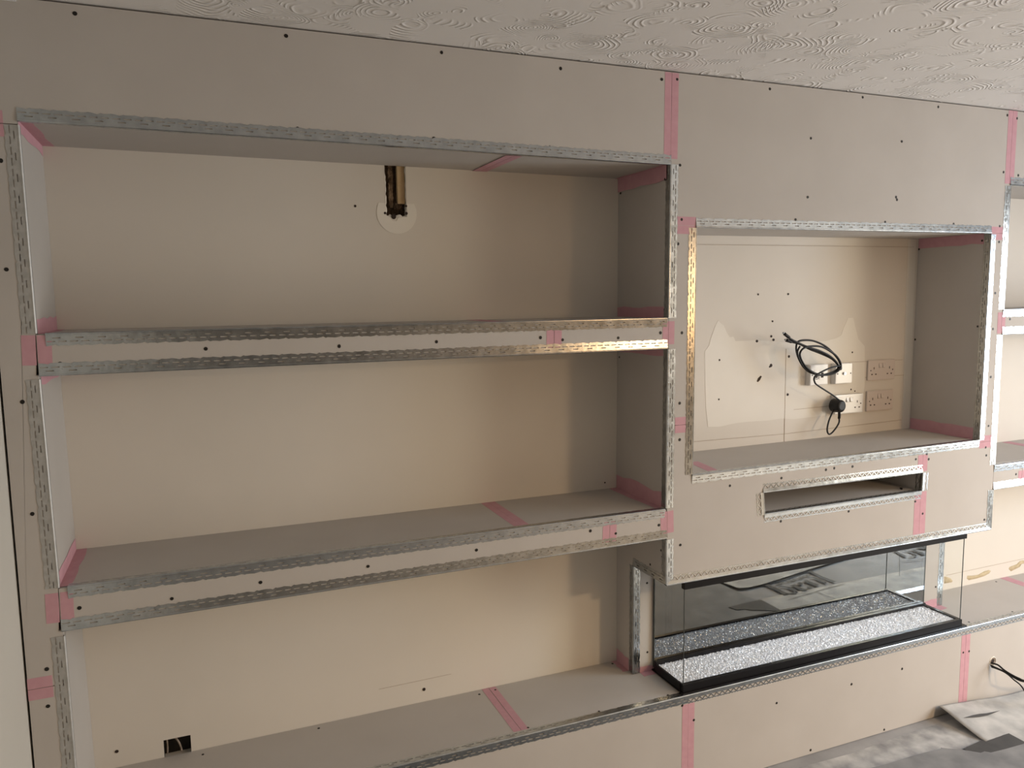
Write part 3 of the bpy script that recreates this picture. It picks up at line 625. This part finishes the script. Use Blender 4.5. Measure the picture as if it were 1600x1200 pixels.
# crushed crystal bed: thousands of small facets
nx, ny = 420, 38; ya, yb = FY0 + .010, FY1 - .016; vs = []; fs = []
for j in range(ny + 1):
    for i in range(nx + 1):
        e = (0 < i < nx) and (0 < j < ny)
        vs.append((FX0 + .006 + (FX1 - FX0 - .02) * i / nx + (random.uniform(-.0012, .0012) if e else 0) - o_.x, ya + (yb - ya) * j / ny + (random.uniform(-.0015, .0015) if e else 0) - o_.y, ZR - .006 + random.uniform(-.0022, .0022) - o_.z))
for j in range(ny):
    for i in range(nx):
        a = j * (nx + 1) + i
        if (i + j) % 2: fs += [(a, a + 1, a + nx + 2), (a, a + nx + 2, a + nx + 1)]
        else: fs += [(a, a + 1, a + nx + 1), (a + 1, a + nx + 2, a + nx + 1)]
cb = mesh_obj('crystal_bed', vs, fs, M['crystal'], fi); tag(cb, 'glittering silver crushed crystal bed', kind='stuff')

# ------------------------------------------------------------------ sockets in the screen recess
def centred(o, parent): adopt(o, parent)
def double_socket(u0, v0, u1, v1, u2, v2, label, mat, proud):
    """u0,v0 lower left, u1,v1 lower right, u2,v2 upper left in the photo's frame, on the plaster."""
    a, b, c = Vector(Bk(u0, v0)), Vector(Bk(u1, v1)), Vector(Bk(u2, v2))
    w, h = b.x - a.x, c.y - a.y; cx, cz = a.x + w / 2, a.y + h / 2 + (b.y - a.y) / 2
    t = empty('double_socket', (cx, D, cz)); tag(t, label, 'socket', 'double wall sockets of the screen recess')
    box('faceplate', (-w / 2, -proud, -h / 2), (w / 2, -.0003, h / 2), mat, t, min(.004, proud * .45))
    y = -proud - .0006
    for sx in (-1, 1):
        cx_ = sx * w * .29
        def pin(dx, dz, ww, hh): box('pin_hole', (cx_ + dx - ww / 2, y, dz - hh / 2), (cx_ + dx + ww / 2, y + .001, dz + hh / 2), M['slot_dark'], t)
        pin(0, h * .10, w * .022, h * .11); pin(-w * .072, -h * .20, w * .045, h * .055); pin(w * .072, -h * .20, w * .045, h * .055)
        put(pin_me, 'fixing_screw', (cx + sx * w * .41, D + y, cz - h * .01), ROT_FRONT, t, .9)
        rk = box('rocker', (sx * w * .065 - w * .045, -proud - .0045, h * .12), (sx * w * .065 + w * .045, -proud, h * .34), mat, t, .0015)
        bm = bmesh.new(); bm.from_mesh(rk.data)
        for v in bm.verts:
            if v.co.z > h * .25 and v.co.y < -proud - .002: v.co.y += .0035
        bm.to_mesh(rk.data); bm.free()
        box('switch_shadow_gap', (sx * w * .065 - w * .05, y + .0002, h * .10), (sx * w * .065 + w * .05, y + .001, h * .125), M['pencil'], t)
    return t, w, h
double_socket(1353.5, 595.5, 1395, 591, 1354.5, 564, 'double socket in the upper row of the screen recess, farthest from the cable', M['warm_lit_plastic'], .009)
double_socket(1351.5, 643, 1392, 638.5, 1352.5, 611.5, 'lower double socket of the screen recess, beside the one with the black plug', M['warm_lit_plastic'], .009)
ds, dw, dh = double_socket(1297, 647, 1341, 643, 1298, 617, 'double socket with a black plug pushed into its left half', M['white_plastic'], .024)
def single_plate(u0, v0, u1, v1, u2, v2, label, kind):
    a, b, c = Vector(Bk(u0, v0)), Vector(Bk(u1, v1)), Vector(Bk(u2, v2)); w, h = b.x - a.x, c.y - a.y
    cx, cz = a.x + w / 2, a.y + h / 2 + (b.y - a.y) / 2; proud = .026
    t = empty('outlet_plate', (cx, D, cz)); tag(t, label, 'socket')
    box('pattress', (-w / 2, -proud + .008, -h / 2), (w / 2, -.0003, h / 2), M['white_plastic'], t, .003)
    box('faceplate', (-w / 2 + .001, -proud, -h / 2 + .001), (w / 2 - .001, -proud + .009, h / 2 - .001), M['white_plastic'], t, .003)
    y = -proud
    if kind == 'data':
        for sx in (-1, 1):
            box('module_frame', (sx * w * .16 - w * .13, y - .001, -h * .24), (sx * w * .16 + w * .13, y + .001, h * .24), M['white_plastic'], t, .0005)
            box('port', (sx * w * .16 - w * .07, y - .0014, -h * .14), (sx * w * .16 + w * .07, y, h * .10), M['slot_dark'], t)
    else:
        bm = bmesh.new(); bmesh.ops.create_cone(bm, cap_ends=True, segments=16, radius1=.0055, radius2=.0055, depth=.008)
        for v in bm.verts: v.co = Vector((v.co.x, -v.co.z + y - .002, v.co.y))
        bm_obj('coaxial_port', bm, M['bead_metal'], t)
        put(pin_me, 'port_hole', (cx, D + y - .0064, cz), ROT_FRONT, t, .9)
    for sx in (-1, 1): put(pin_me, 'fixing_screw', (cx + sx * w * .38, D + y - .0004, cz), ROT_FRONT, t)
    return t
single_plate(1258, 602, 1286, 600, 1259, 569.5, 'white two-port data outlet behind the coiled black cable', 'data')
single_plate(1297.5, 600, 1324, 597.5, 1298.5, 568, 'white single outlet with one round port, touching the right of the coil', 'coax')

# ------------------------------------------------------------------ coiled cable with its plug
cc = empty('coiled_cable', (hit(1275, 560, 1, .25).x, .25, hit(1275, 560, 1, .25).z)); tag(cc, 'coiled black lead hanging in the screen recess, plugged into a socket', 'cable')
oc = cc.matrix_basis.translation
def cpt(u, v, y): return hit(u, v, 1, y) - oc
def ctube(name, px, r=.0028): return tube(name, [cpt(*q) for q in px], r, M['black_rubber'], cc)
ctube('cord', [(1227, 523, .215), (1236, 530, .218), (1250, 537, .22), (1264, 543, .22), (1280, 548, .222), (1296, 556, .224), (1307, 566, .226), (1313, 577, .228), (1314, 573, .230), (1310, 562, .232), (1300, 550, .234), (1288, 540, .236), (1272, 533, .238), (1258, 531.5, .238), (1247, 534, .238), (1244, 544, .238), (1247, 558, .236), (1254, 571, .234), (1264, 580, .232), (1280, 586, .230), (1297, 585, .228), (1309, 580, .226), (1314, 571, .224), (1309, 559, .222), (1299, 550, .220), (1284, 542, .218), (1268, 541, .216), (1256, 544, .214), (1250, 552, .214), (1252, 562, .214), (1259, 573, .214), (1269, 581, .214), (1278, 585, .214)], .0039)
ctube('cord', [(1229, 532, .225), (1238, 534.5, .226), (1250, 538, .228), (1266, 546, .230), (1284, 553, .232), (1300, 561, .234), (1309, 571, .236), (1307, 578, .234), (1296, 583, .232), (1282, 586, .228), (1266, 582, .222), (1256, 574, .218), (1249, 562, .216), (1246, 550, .216), (1250, 541, .216)], .0037)
ctube('cord', [(1314, 571, .224), (1300, 574, .215), (1286, 580, .21), (1276, 586, .209), (1272, 591, .21), (1273, 597, .212), (1276, 601, .216), (1288, 609, .226), (1302, 618, .232), (1312, 626, .236)], .0033)
ctube('cord', [(1311, 653, .27), (1311, 660, .262), (1306, 669, .258), (1299, 677, .258), (1294.5, 678, .258), (1292.5, 671, .262), (1295, 658, .27), (1300, 646, .278), (1304, 638, .285)], .0033)
ctube('cable_tie', [(1272, 583, .206), (1279, 588, .205), (1278, 592, .207), (1273, 592, .209)], .0013)
for (ua, va, ub, vb, y) in ((1225.5, 521.5, 1233, 527.5, .215), (1228.5, 531.5, 1236.5, 534, .225)):
    a, b = cpt(ua, va, y), cpt(ub, vb, y); tube('connector', [a, a * .5 + b * .5, b], .0062, M['black_rubber'], cc, seg=10, step=2)
    d = (a - b).normalized(); tube('connector_tip', [a, a + d * .008], .0035, M['bead_metal'], cc, seg=8, step=1)
# the three-pin plug
pc = hit(1309, 634, 1, .279)
bm = bmesh.new(); seg = 20; rings = ((-.024, .0), (-.024, .0135), (-.0225, .0185), (-.018, .0235), (.0, .0255), (.012, .027), (.020, .027))
prev = None; fl_ = []
for (yy, rr) in rings:
    cur = [bm.verts.new((pc.x - oc.x + rr * 1.02 * math.cos(2 * math.pi * k / seg), pc.y - oc.y + yy, pc.z - oc.z + rr * 1.05 * math.sin(2 * math.pi * k / seg))) for k in range(seg)] if rr > 0 else None
    if prev and cur:
        for k in range(seg): bm.faces.new((prev[k], prev[(k + 1) % seg], cur[(k + 1) % seg], cur[k]))
    if cur and not prev: bm.faces.new(cur)
    if cur: prev = cur
bm.faces.new(prev[::-1]); bmesh.ops.recalc_face_normals(bm, faces=bm.faces)
pg = bm_obj('plug', bm, M['black_rubber'], cc, smooth=False)
tube('strain_relief', [cpt(1311, 641, .268), cpt(1311.5, 648, .268), cpt(1311, 654, .27)], .0055, M['black_rubber'], cc, seg=10, step=2)

# ------------------------------------------------------------------ other cables
ca = empty('slot_cable', (hit(1395, 760, 1, .2).x, .2, avBR[1])); tag(ca, 'thin black cable lying inside the narrow media slot', 'cable')
oa = ca.matrix_basis.translation; zb_ = lineZ(avBL, avBR, hit(1400, 763, 1, .2).x)
pp = [hit(1366, 744, 1, .27), hit(1374, 753, 1, .265), hit(1384, 759.5, 1, .25), hit(1394, 762, 1, .23)]
pe = hit(1409, 763.5, 2, zb_ + .0045); pp += [pe]
tube('cord', [p - oa for p in pp], .0032, M['black_rubber'], ca)
tube('connector', [pp[-2] * .35 + pp[-1] * .65 - oa, pp[-1] - oa], .0042, M['black_rubber'], ca, seg=8, step=2)
hx, hz = F(1551, 1033)
# torn hole in the plinth with leads coming out
bm = bmesh.new(); bmesh.ops.create_circle(bm, cap_ends=True, segments=18, radius=.0180)
for v in bm.verts: v.co = Vector((v.co.x * random.uniform(.93, 1.1) + hx - 2.9, -.0012, v.co.y * random.uniform(.93, 1.08) + hz))
bm_obj('cable_hole', bm, M['torn_paper'], pl)
bm = bmesh.new(); bmesh.ops.create_circle(bm, cap_ends=True, segments=9, radius=.0095)
for v in bm.verts: v.co = Vector((v.co.x + hx - 2.9 - .001, -.0018, v.co.y * .9 + hz + .001))
bm_obj('cable_hole_core', bm, M['slot_dark'], pl)
rv = []; rf = []
for k in range(19):
    an = 2 * math.pi * k / 18; r1 = random.uniform(.0190, .0225)
    rv += [(hx - 2.9 + .0170 * math.cos(an), -.0026, hz + .0170 * math.sin(an)), (hx - 2.9 + r1 * math.cos(an), -.0004, hz + r1 * math.sin(an))]
    if k: rf.append((2 * k - 2, 2 * k - 1, 2 * k + 1, 2 * k))
mesh_obj('torn_rim', rv, rf, M['skim'], pl)
lc = empty('lead_bundle', (hx, -.01, hz)); tag(lc, 'three black leads coming out of a torn hole in the plinth by the floor', 'cable')
ol = lc.matrix_basis.translation
def lead(px, r): tube('lead', [hit(u, v, 1, y) - ol for u, v, y in px], r, M['black_rubber'], lc)
lead([(1549, 1036, -.004), (1553, 1037, -.016), (1560, 1039.5, -.035), (1569, 1047, -.06), (1580, 1054, -.085), (1592, 1060, -.11), (1603, 1064, -.13), (1640, 1068, -.16), (1700, 1062, -.2)], .0036)
lead([(1548, 1040, -.004), (1553, 1042, -.016), (1562, 1046, -.035), (1570, 1050, -.06), (1580, 1056, -.085), (1592, 1062.5, -.11), (1604, 1065.5, -.13), (1640, 1071, -.16), (1700, 1068, -.2)], .0036)
lead([(1549, 1042, -.005), (1556, 1044.5, -.016), (1566, 1048.5, -.03), (1575, 1054, -.05), (1584, 1062, -.07), (1594, 1070, -.09), (1601, 1080, -.10), (1606, 1090, -.115)], .0030)
cb_ = empty('cut_cable', (.59, D + .012, .37)); tag(cb_, 'grey cut cable ends inside the open black wall box at floor niche level', 'cable')
ob = cb_.matrix_basis.translation
for q in ([(.585, D + .024, .402), (.598, D + .012, .395), (.607, D + .006, .378), (.611, D + .004, .358)], [(.571, D + .022, .400), (.572, D + .015, .375), (.571, D + .010, .357)]):
    tube('cord', [Vector(p) - ob for p in q], .0028, M['torn_paper'], cb_)

# ------------------------------------------------------------------ protective sheets on the floor
def flat_sheet(name, pts, z, th, mat, label, group=None, wob=0.0):
    cx = sum(p[0] for p in pts) / len(pts); cy = sum(p[1] for p in pts) / len(pts)
    t = slab(name, [(p[0] - cx, p[1] - cy, 0) for p in pts], (0, 0, th), mat); t.location = (cx, cy, z)
    tag(t, label, 'floor sheet', group); return t
def ragged(a, b, n, amp):
    a, b = Vector(a), Vector(b); nn = Vector((-(b - a).y, (b - a).x)).normalized()
    return [tuple(a + (b - a) * (i / n) + nn * random.uniform(-amp, amp)) for i in range(n + 1)]
fp = lambda u, v, z=0.0: tuple(hit(u, v, 2, z)[:2])
e0 = fp(1490, 1130); e1 = fp(1240, 1204)
flat_sheet('floor_sheet', [(2.0, -.075), fp(1250, 1200), fp(1330, 1178), fp(1420, 1146), fp(1489, 1124.5), (3.62, -.035), (3.60, -.62), (2.0, -.62)], .0006, .0016, M['sheet_mid'], 'mottled grey floor sheet close to the foot of the plinth')
flat_sheet('floor_sheet', [(.55, -.16)] + ragged((1.9, -.14), fp(1470, 1172), 10, .004) + ragged(fp(1470, 1172), fp(1515, 1176.5), 4, .004) + [fp(1532, 1180), fp(1538, 1177.5), fp(1548, 1179.5), fp(1558, 1177), fp(1572, 1173.5), fp(1586, 1169.5), fp(1602, 1165), (3.57, -.45), (3.567, -.668), (3.53, -1.02), (3.50, -1.5), (.55, -1.5)], .0075, .0016, M['sheet_plain'], 'plain dull grey floor sheet with a torn edge over the dark scrap')
# sheet that curls up against the plinth
vs = []; fs = []; nu, nv = 26, 26
pk = hit(1467, 1104, 1, -.012); pf = hit(1530, 1155.5, 2, .004)
ox, oy = 4.2, -.4
for j in range(nv + 1):
    t = j / nv; y = -.012 - .86 * t ** 1.5
    for i in range(nu + 1):
        u_ = i / nu; xe = pk.x + (pf.x - pk.x) * min(1.0, (abs(y) - .012) / (abs(pf.y) - .012)) + max(0, abs(y) - .18) * .22
        x = xe + (5.52 - xe) * u_ ** 1.4
        lift = (pk.z - .004) * math.exp(-((x - xe) / .30) ** 1.6) * max(0.0, 1 - (abs(y) - .012) / .19) ** 0.9
        ripple = .0035 * math.sin(x * 23 + y * 31) * math.exp(-abs(y) / .25) * math.exp(-((x - xe) / .6) ** 2)
        vs.append((x - ox, y - oy, .0055 + lift + max(0, ripple)))
for j in range(nv):
    for i in range(nu):
        a = j * (nu + 1) + i; fs.append((a, a + 1, a + nu + 2, a + nu + 1))
cs_ = mesh_obj('floor_sheet', vs, fs, M['sheet_light'], smooth=True); cs_.location = (ox, oy, 0); md = cs_.modifiers.new('thickness', 'SOLIDIFY'); md.thickness = .0012
tag(cs_, 'pale grey printed floor sheet curling up against the plinth', 'floor sheet')
def curl_z(x, y):
    xe = pk.x + (pf.x - pk.x) * min(1.0, (abs(y) - .012) / (abs(pf.y) - .012)) + max(0, abs(y) - .18) * .22
    return .0055 + (pk.z - .004) * math.exp(-(max(0, x - xe) / .30) ** 1.6) * max(0.0, 1 - (abs(y) - .012) / .19) ** 0.9
def on_curl(u, v):
    z = .02
    for _ in range(12):
        p = hit(u, v, 2, z); z = .5 * z + .5 * (curl_z(p.x, p.y) + .0042)
    p = hit(u, v, 2, z); return (p.x - ox, p.y - oy, z)
tr_ = slab('tear', [on_curl(*q) for q in ((1506, 1121.5), (1520, 1117.5), (1530, 1115.5), (1542, 1114.5), (1562, 1110.5), (1544, 1117.5), (1531, 1120), (1520, 1121))], (0, 0, .0006), M['sheet_dark'], cs_); tag(tr_, 'thin dark tear')
# dark scraps
flat_sheet('underlay_scrap', [fp(1505, 1168.7, .01), fp(1567.5, 1140, .01), fp(1602, 1158.5, .01), (3.59, -.30), (3.33, -.33)], .0068, .0006, M['sheet_dark'], 'dark grey scrap lying across the edge of the pale curling sheet', None)
# what the mirror shows of the floor farther into the room
q = [Mi(1138, 952), Mi(1158, 947), Mi(1188.5, 940), Mi(1206, 949), Mi(1223, 958.5), Mi(1200, 957), Mi(1171, 956.6), Mi(1164, 954.8), Mi(1152, 956.4)]
flat_sheet('underlay_scrap', q, .0105, .002, M['sheet_dark'], 'dark ragged scrap seen only in the mirror of the fire', None)
q = [Mi(1116, 909), Mi(1135, 916), Mi(1153.4, 922.7), Mi(1170, 921.5), Mi(1195, 915.6), Mi(1230, 904.5), Mi(1262, 893.8), Mi(1304, 880.8), Mi(1335, 871)] + [(5.5, -1.2), (5.5, -3.2), (3.5, -3.2)]
flat_sheet('floor_sheet', q, .0125, .0025, M['sheet_light'], 'pale floor sheet whose edge cuts across the printed lettering in the mirror', None)
# printed lettering and marks on the pale sheet, plus a painted edge shadow (flat ink)
pr = bmesh.new()
PR = []
def ink(px, ox_=1190.0, oy_=880.0, k=12.308):
    v = [pr.verts.new((*[a - b for a, b in zip(Mi(ox_ + x / k, oy_ + y / k), (ox, oy))], .0092)) for x, y in px]
    pr.faces.new(v)
ink([(30, 440), (120, 430), (300, 510), (430, 575), (530, 620), (440, 640), (330, 580), (180, 505)])
for a, b in (((300, 520), (330, 490)), ):
    pass
def arc(pts, w):
    P = [Vector(p) for p in pts]
    for i in range(len(P) - 1):
        n_ = Vector((-(P[i + 1] - P[i]).y, (P[i + 1] - P[i]).x)).normalized()
        w0, w1 = w[i] / 2, w[i + 1] / 2
        ink([tuple(P[i] - n_ * w0), tuple(P[i + 1] - n_ * w1), tuple(P[i + 1] + n_ * w1), tuple(P[i] + n_ * w0)])
arc([(315, 530), (320, 500), (370, 480), (450, 482), (540, 505), (620, 540), (670, 570), (670, 595), (620, 605), (540, 610), (470, 618)], [10, 12, 14, 18, 34, 46, 48, 46, 30, 14, 10])
ink([(540, 455), (640, 435), (760, 500), (890, 545), (790, 560), (690, 520)])
for cx, cy in ((740, 418), (925, 493)):
    ink([(cx + 56 * math.cos(a * math.pi / 8), cy + 25 * math.sin(a * math.pi / 8)) for a in range(16)])
ink([(785, 372), (860, 345), (985, 400), (1120, 440), (1035, 468), (900, 415)])
arc([(935, 315), (985, 300), (1040, 318), (1140, 365), (1240, 398), (1215, 412)], [10, 14, 30, 40, 34, 16])
ink([(865, 180), (945, 165), (1120, 260), (1320, 340), (1440, 380), (1370, 392), (1200, 320), (980, 225)])
ink([(0, 446), (440, 330), (880, 172), (880, 180), (440, 342), (0, 460)])  # shadow along the upper sheet's edge, drawn as a dark strip
# small lettering as it stands on the sheet: ten upright strokes with bars and bowls
small = 'noitcetorp'
for i, ch in enumerate(small):
    t = i / 9.6; bx, by = 250 + 640 * t, 425 - 175 * t
    ax_ = Vector((62, -17)); dn = Vector((52, 22))
    b0 = Vector((bx, by))
    S = lambda a, b, c, d: arc([tuple(b0 + ax_ * a + dn * b), tuple(b0 + ax_ * c + dn * d)], [11, 11])
    if ch in 'ocepr': S(.05, 0, .7, 0)
    if ch in 'oceptd': S(.05, .9, .7, .9)
    if ch in 'ocepit': S(.05, 0, .05, .9)
    if ch in 'onpr': S(.7, 0, .7, .9)
    if ch in 'nr': S(.05, 0, .05, .9)
    if ch in 'e': S(.05, .45, .7, .45)
PR.append(pr); pr = bmesh.new()
arc([(500, 735), (640, 690), (1000, 590), (1100, 555), (1250, 512), (1600, 420)], [6, 7, 8, 9, 8, 6])
arc([(1050, 580), (1480, 735)], [8, 6])
# second print and its frame, nearer the window
PR.append(pr); pr = bmesh.new()
def ink2(px): ink(px, 1380.0, 840.0, 20.0)
ink2([(280, 450), (380, 440), (520, 520), (750, 630), (630, 645), (420, 520)])
P2 = [Vector(p) for p in ((520, 470), (640, 450), (780, 470), (920, 520), (1010, 575), (1020, 605), (950, 625), (800, 632))]
for i in range(len(P2) - 1):
    n_ = Vector((-(P2[i + 1] - P2[i]).y, (P2[i + 1] - P2[i]).x)).normalized() * (10, 14, 34, 44, 44, 36, 16, 8)[i] / 1.6
    ink2([tuple(P2[i] - n_), tuple(P2[i + 1] - n_), tuple(P2[i + 1] + n_), tuple(P2[i] + n_)])
ink2([(840, 410), (960, 415), (1100, 470), (1340, 545), (1200, 575), (1040, 500)])
ink2([(960, 370), (1150, 320), (1400, 290), (1400, 400), (1250, 405), (1120, 380)])
PR.append(pr); pr = bmesh.new()
ink2([(500, 600), (516, 600), (516, 1240), (500, 1240)])
ink2([(560, 780), (1400, 690), (1400, 700), (560, 792)])
PR.append(pr)
for b_, nm, lb in zip(PR, ('printed_lettering', 'printed_line', 'printed_lettering', 'printed_line'), ('dark printed lettering in tall rounded letters, and a painted sheet-edge shadow', None, 'second print of the same lettering', None)):
    bmesh.ops.recalc_face_normals(b_, faces=b_.faces)
    ik = bm_obj(nm, b_, M['print_ink'], cs_); ik['kind'] = 'stuff'
    if lb: tag(ik, lb)
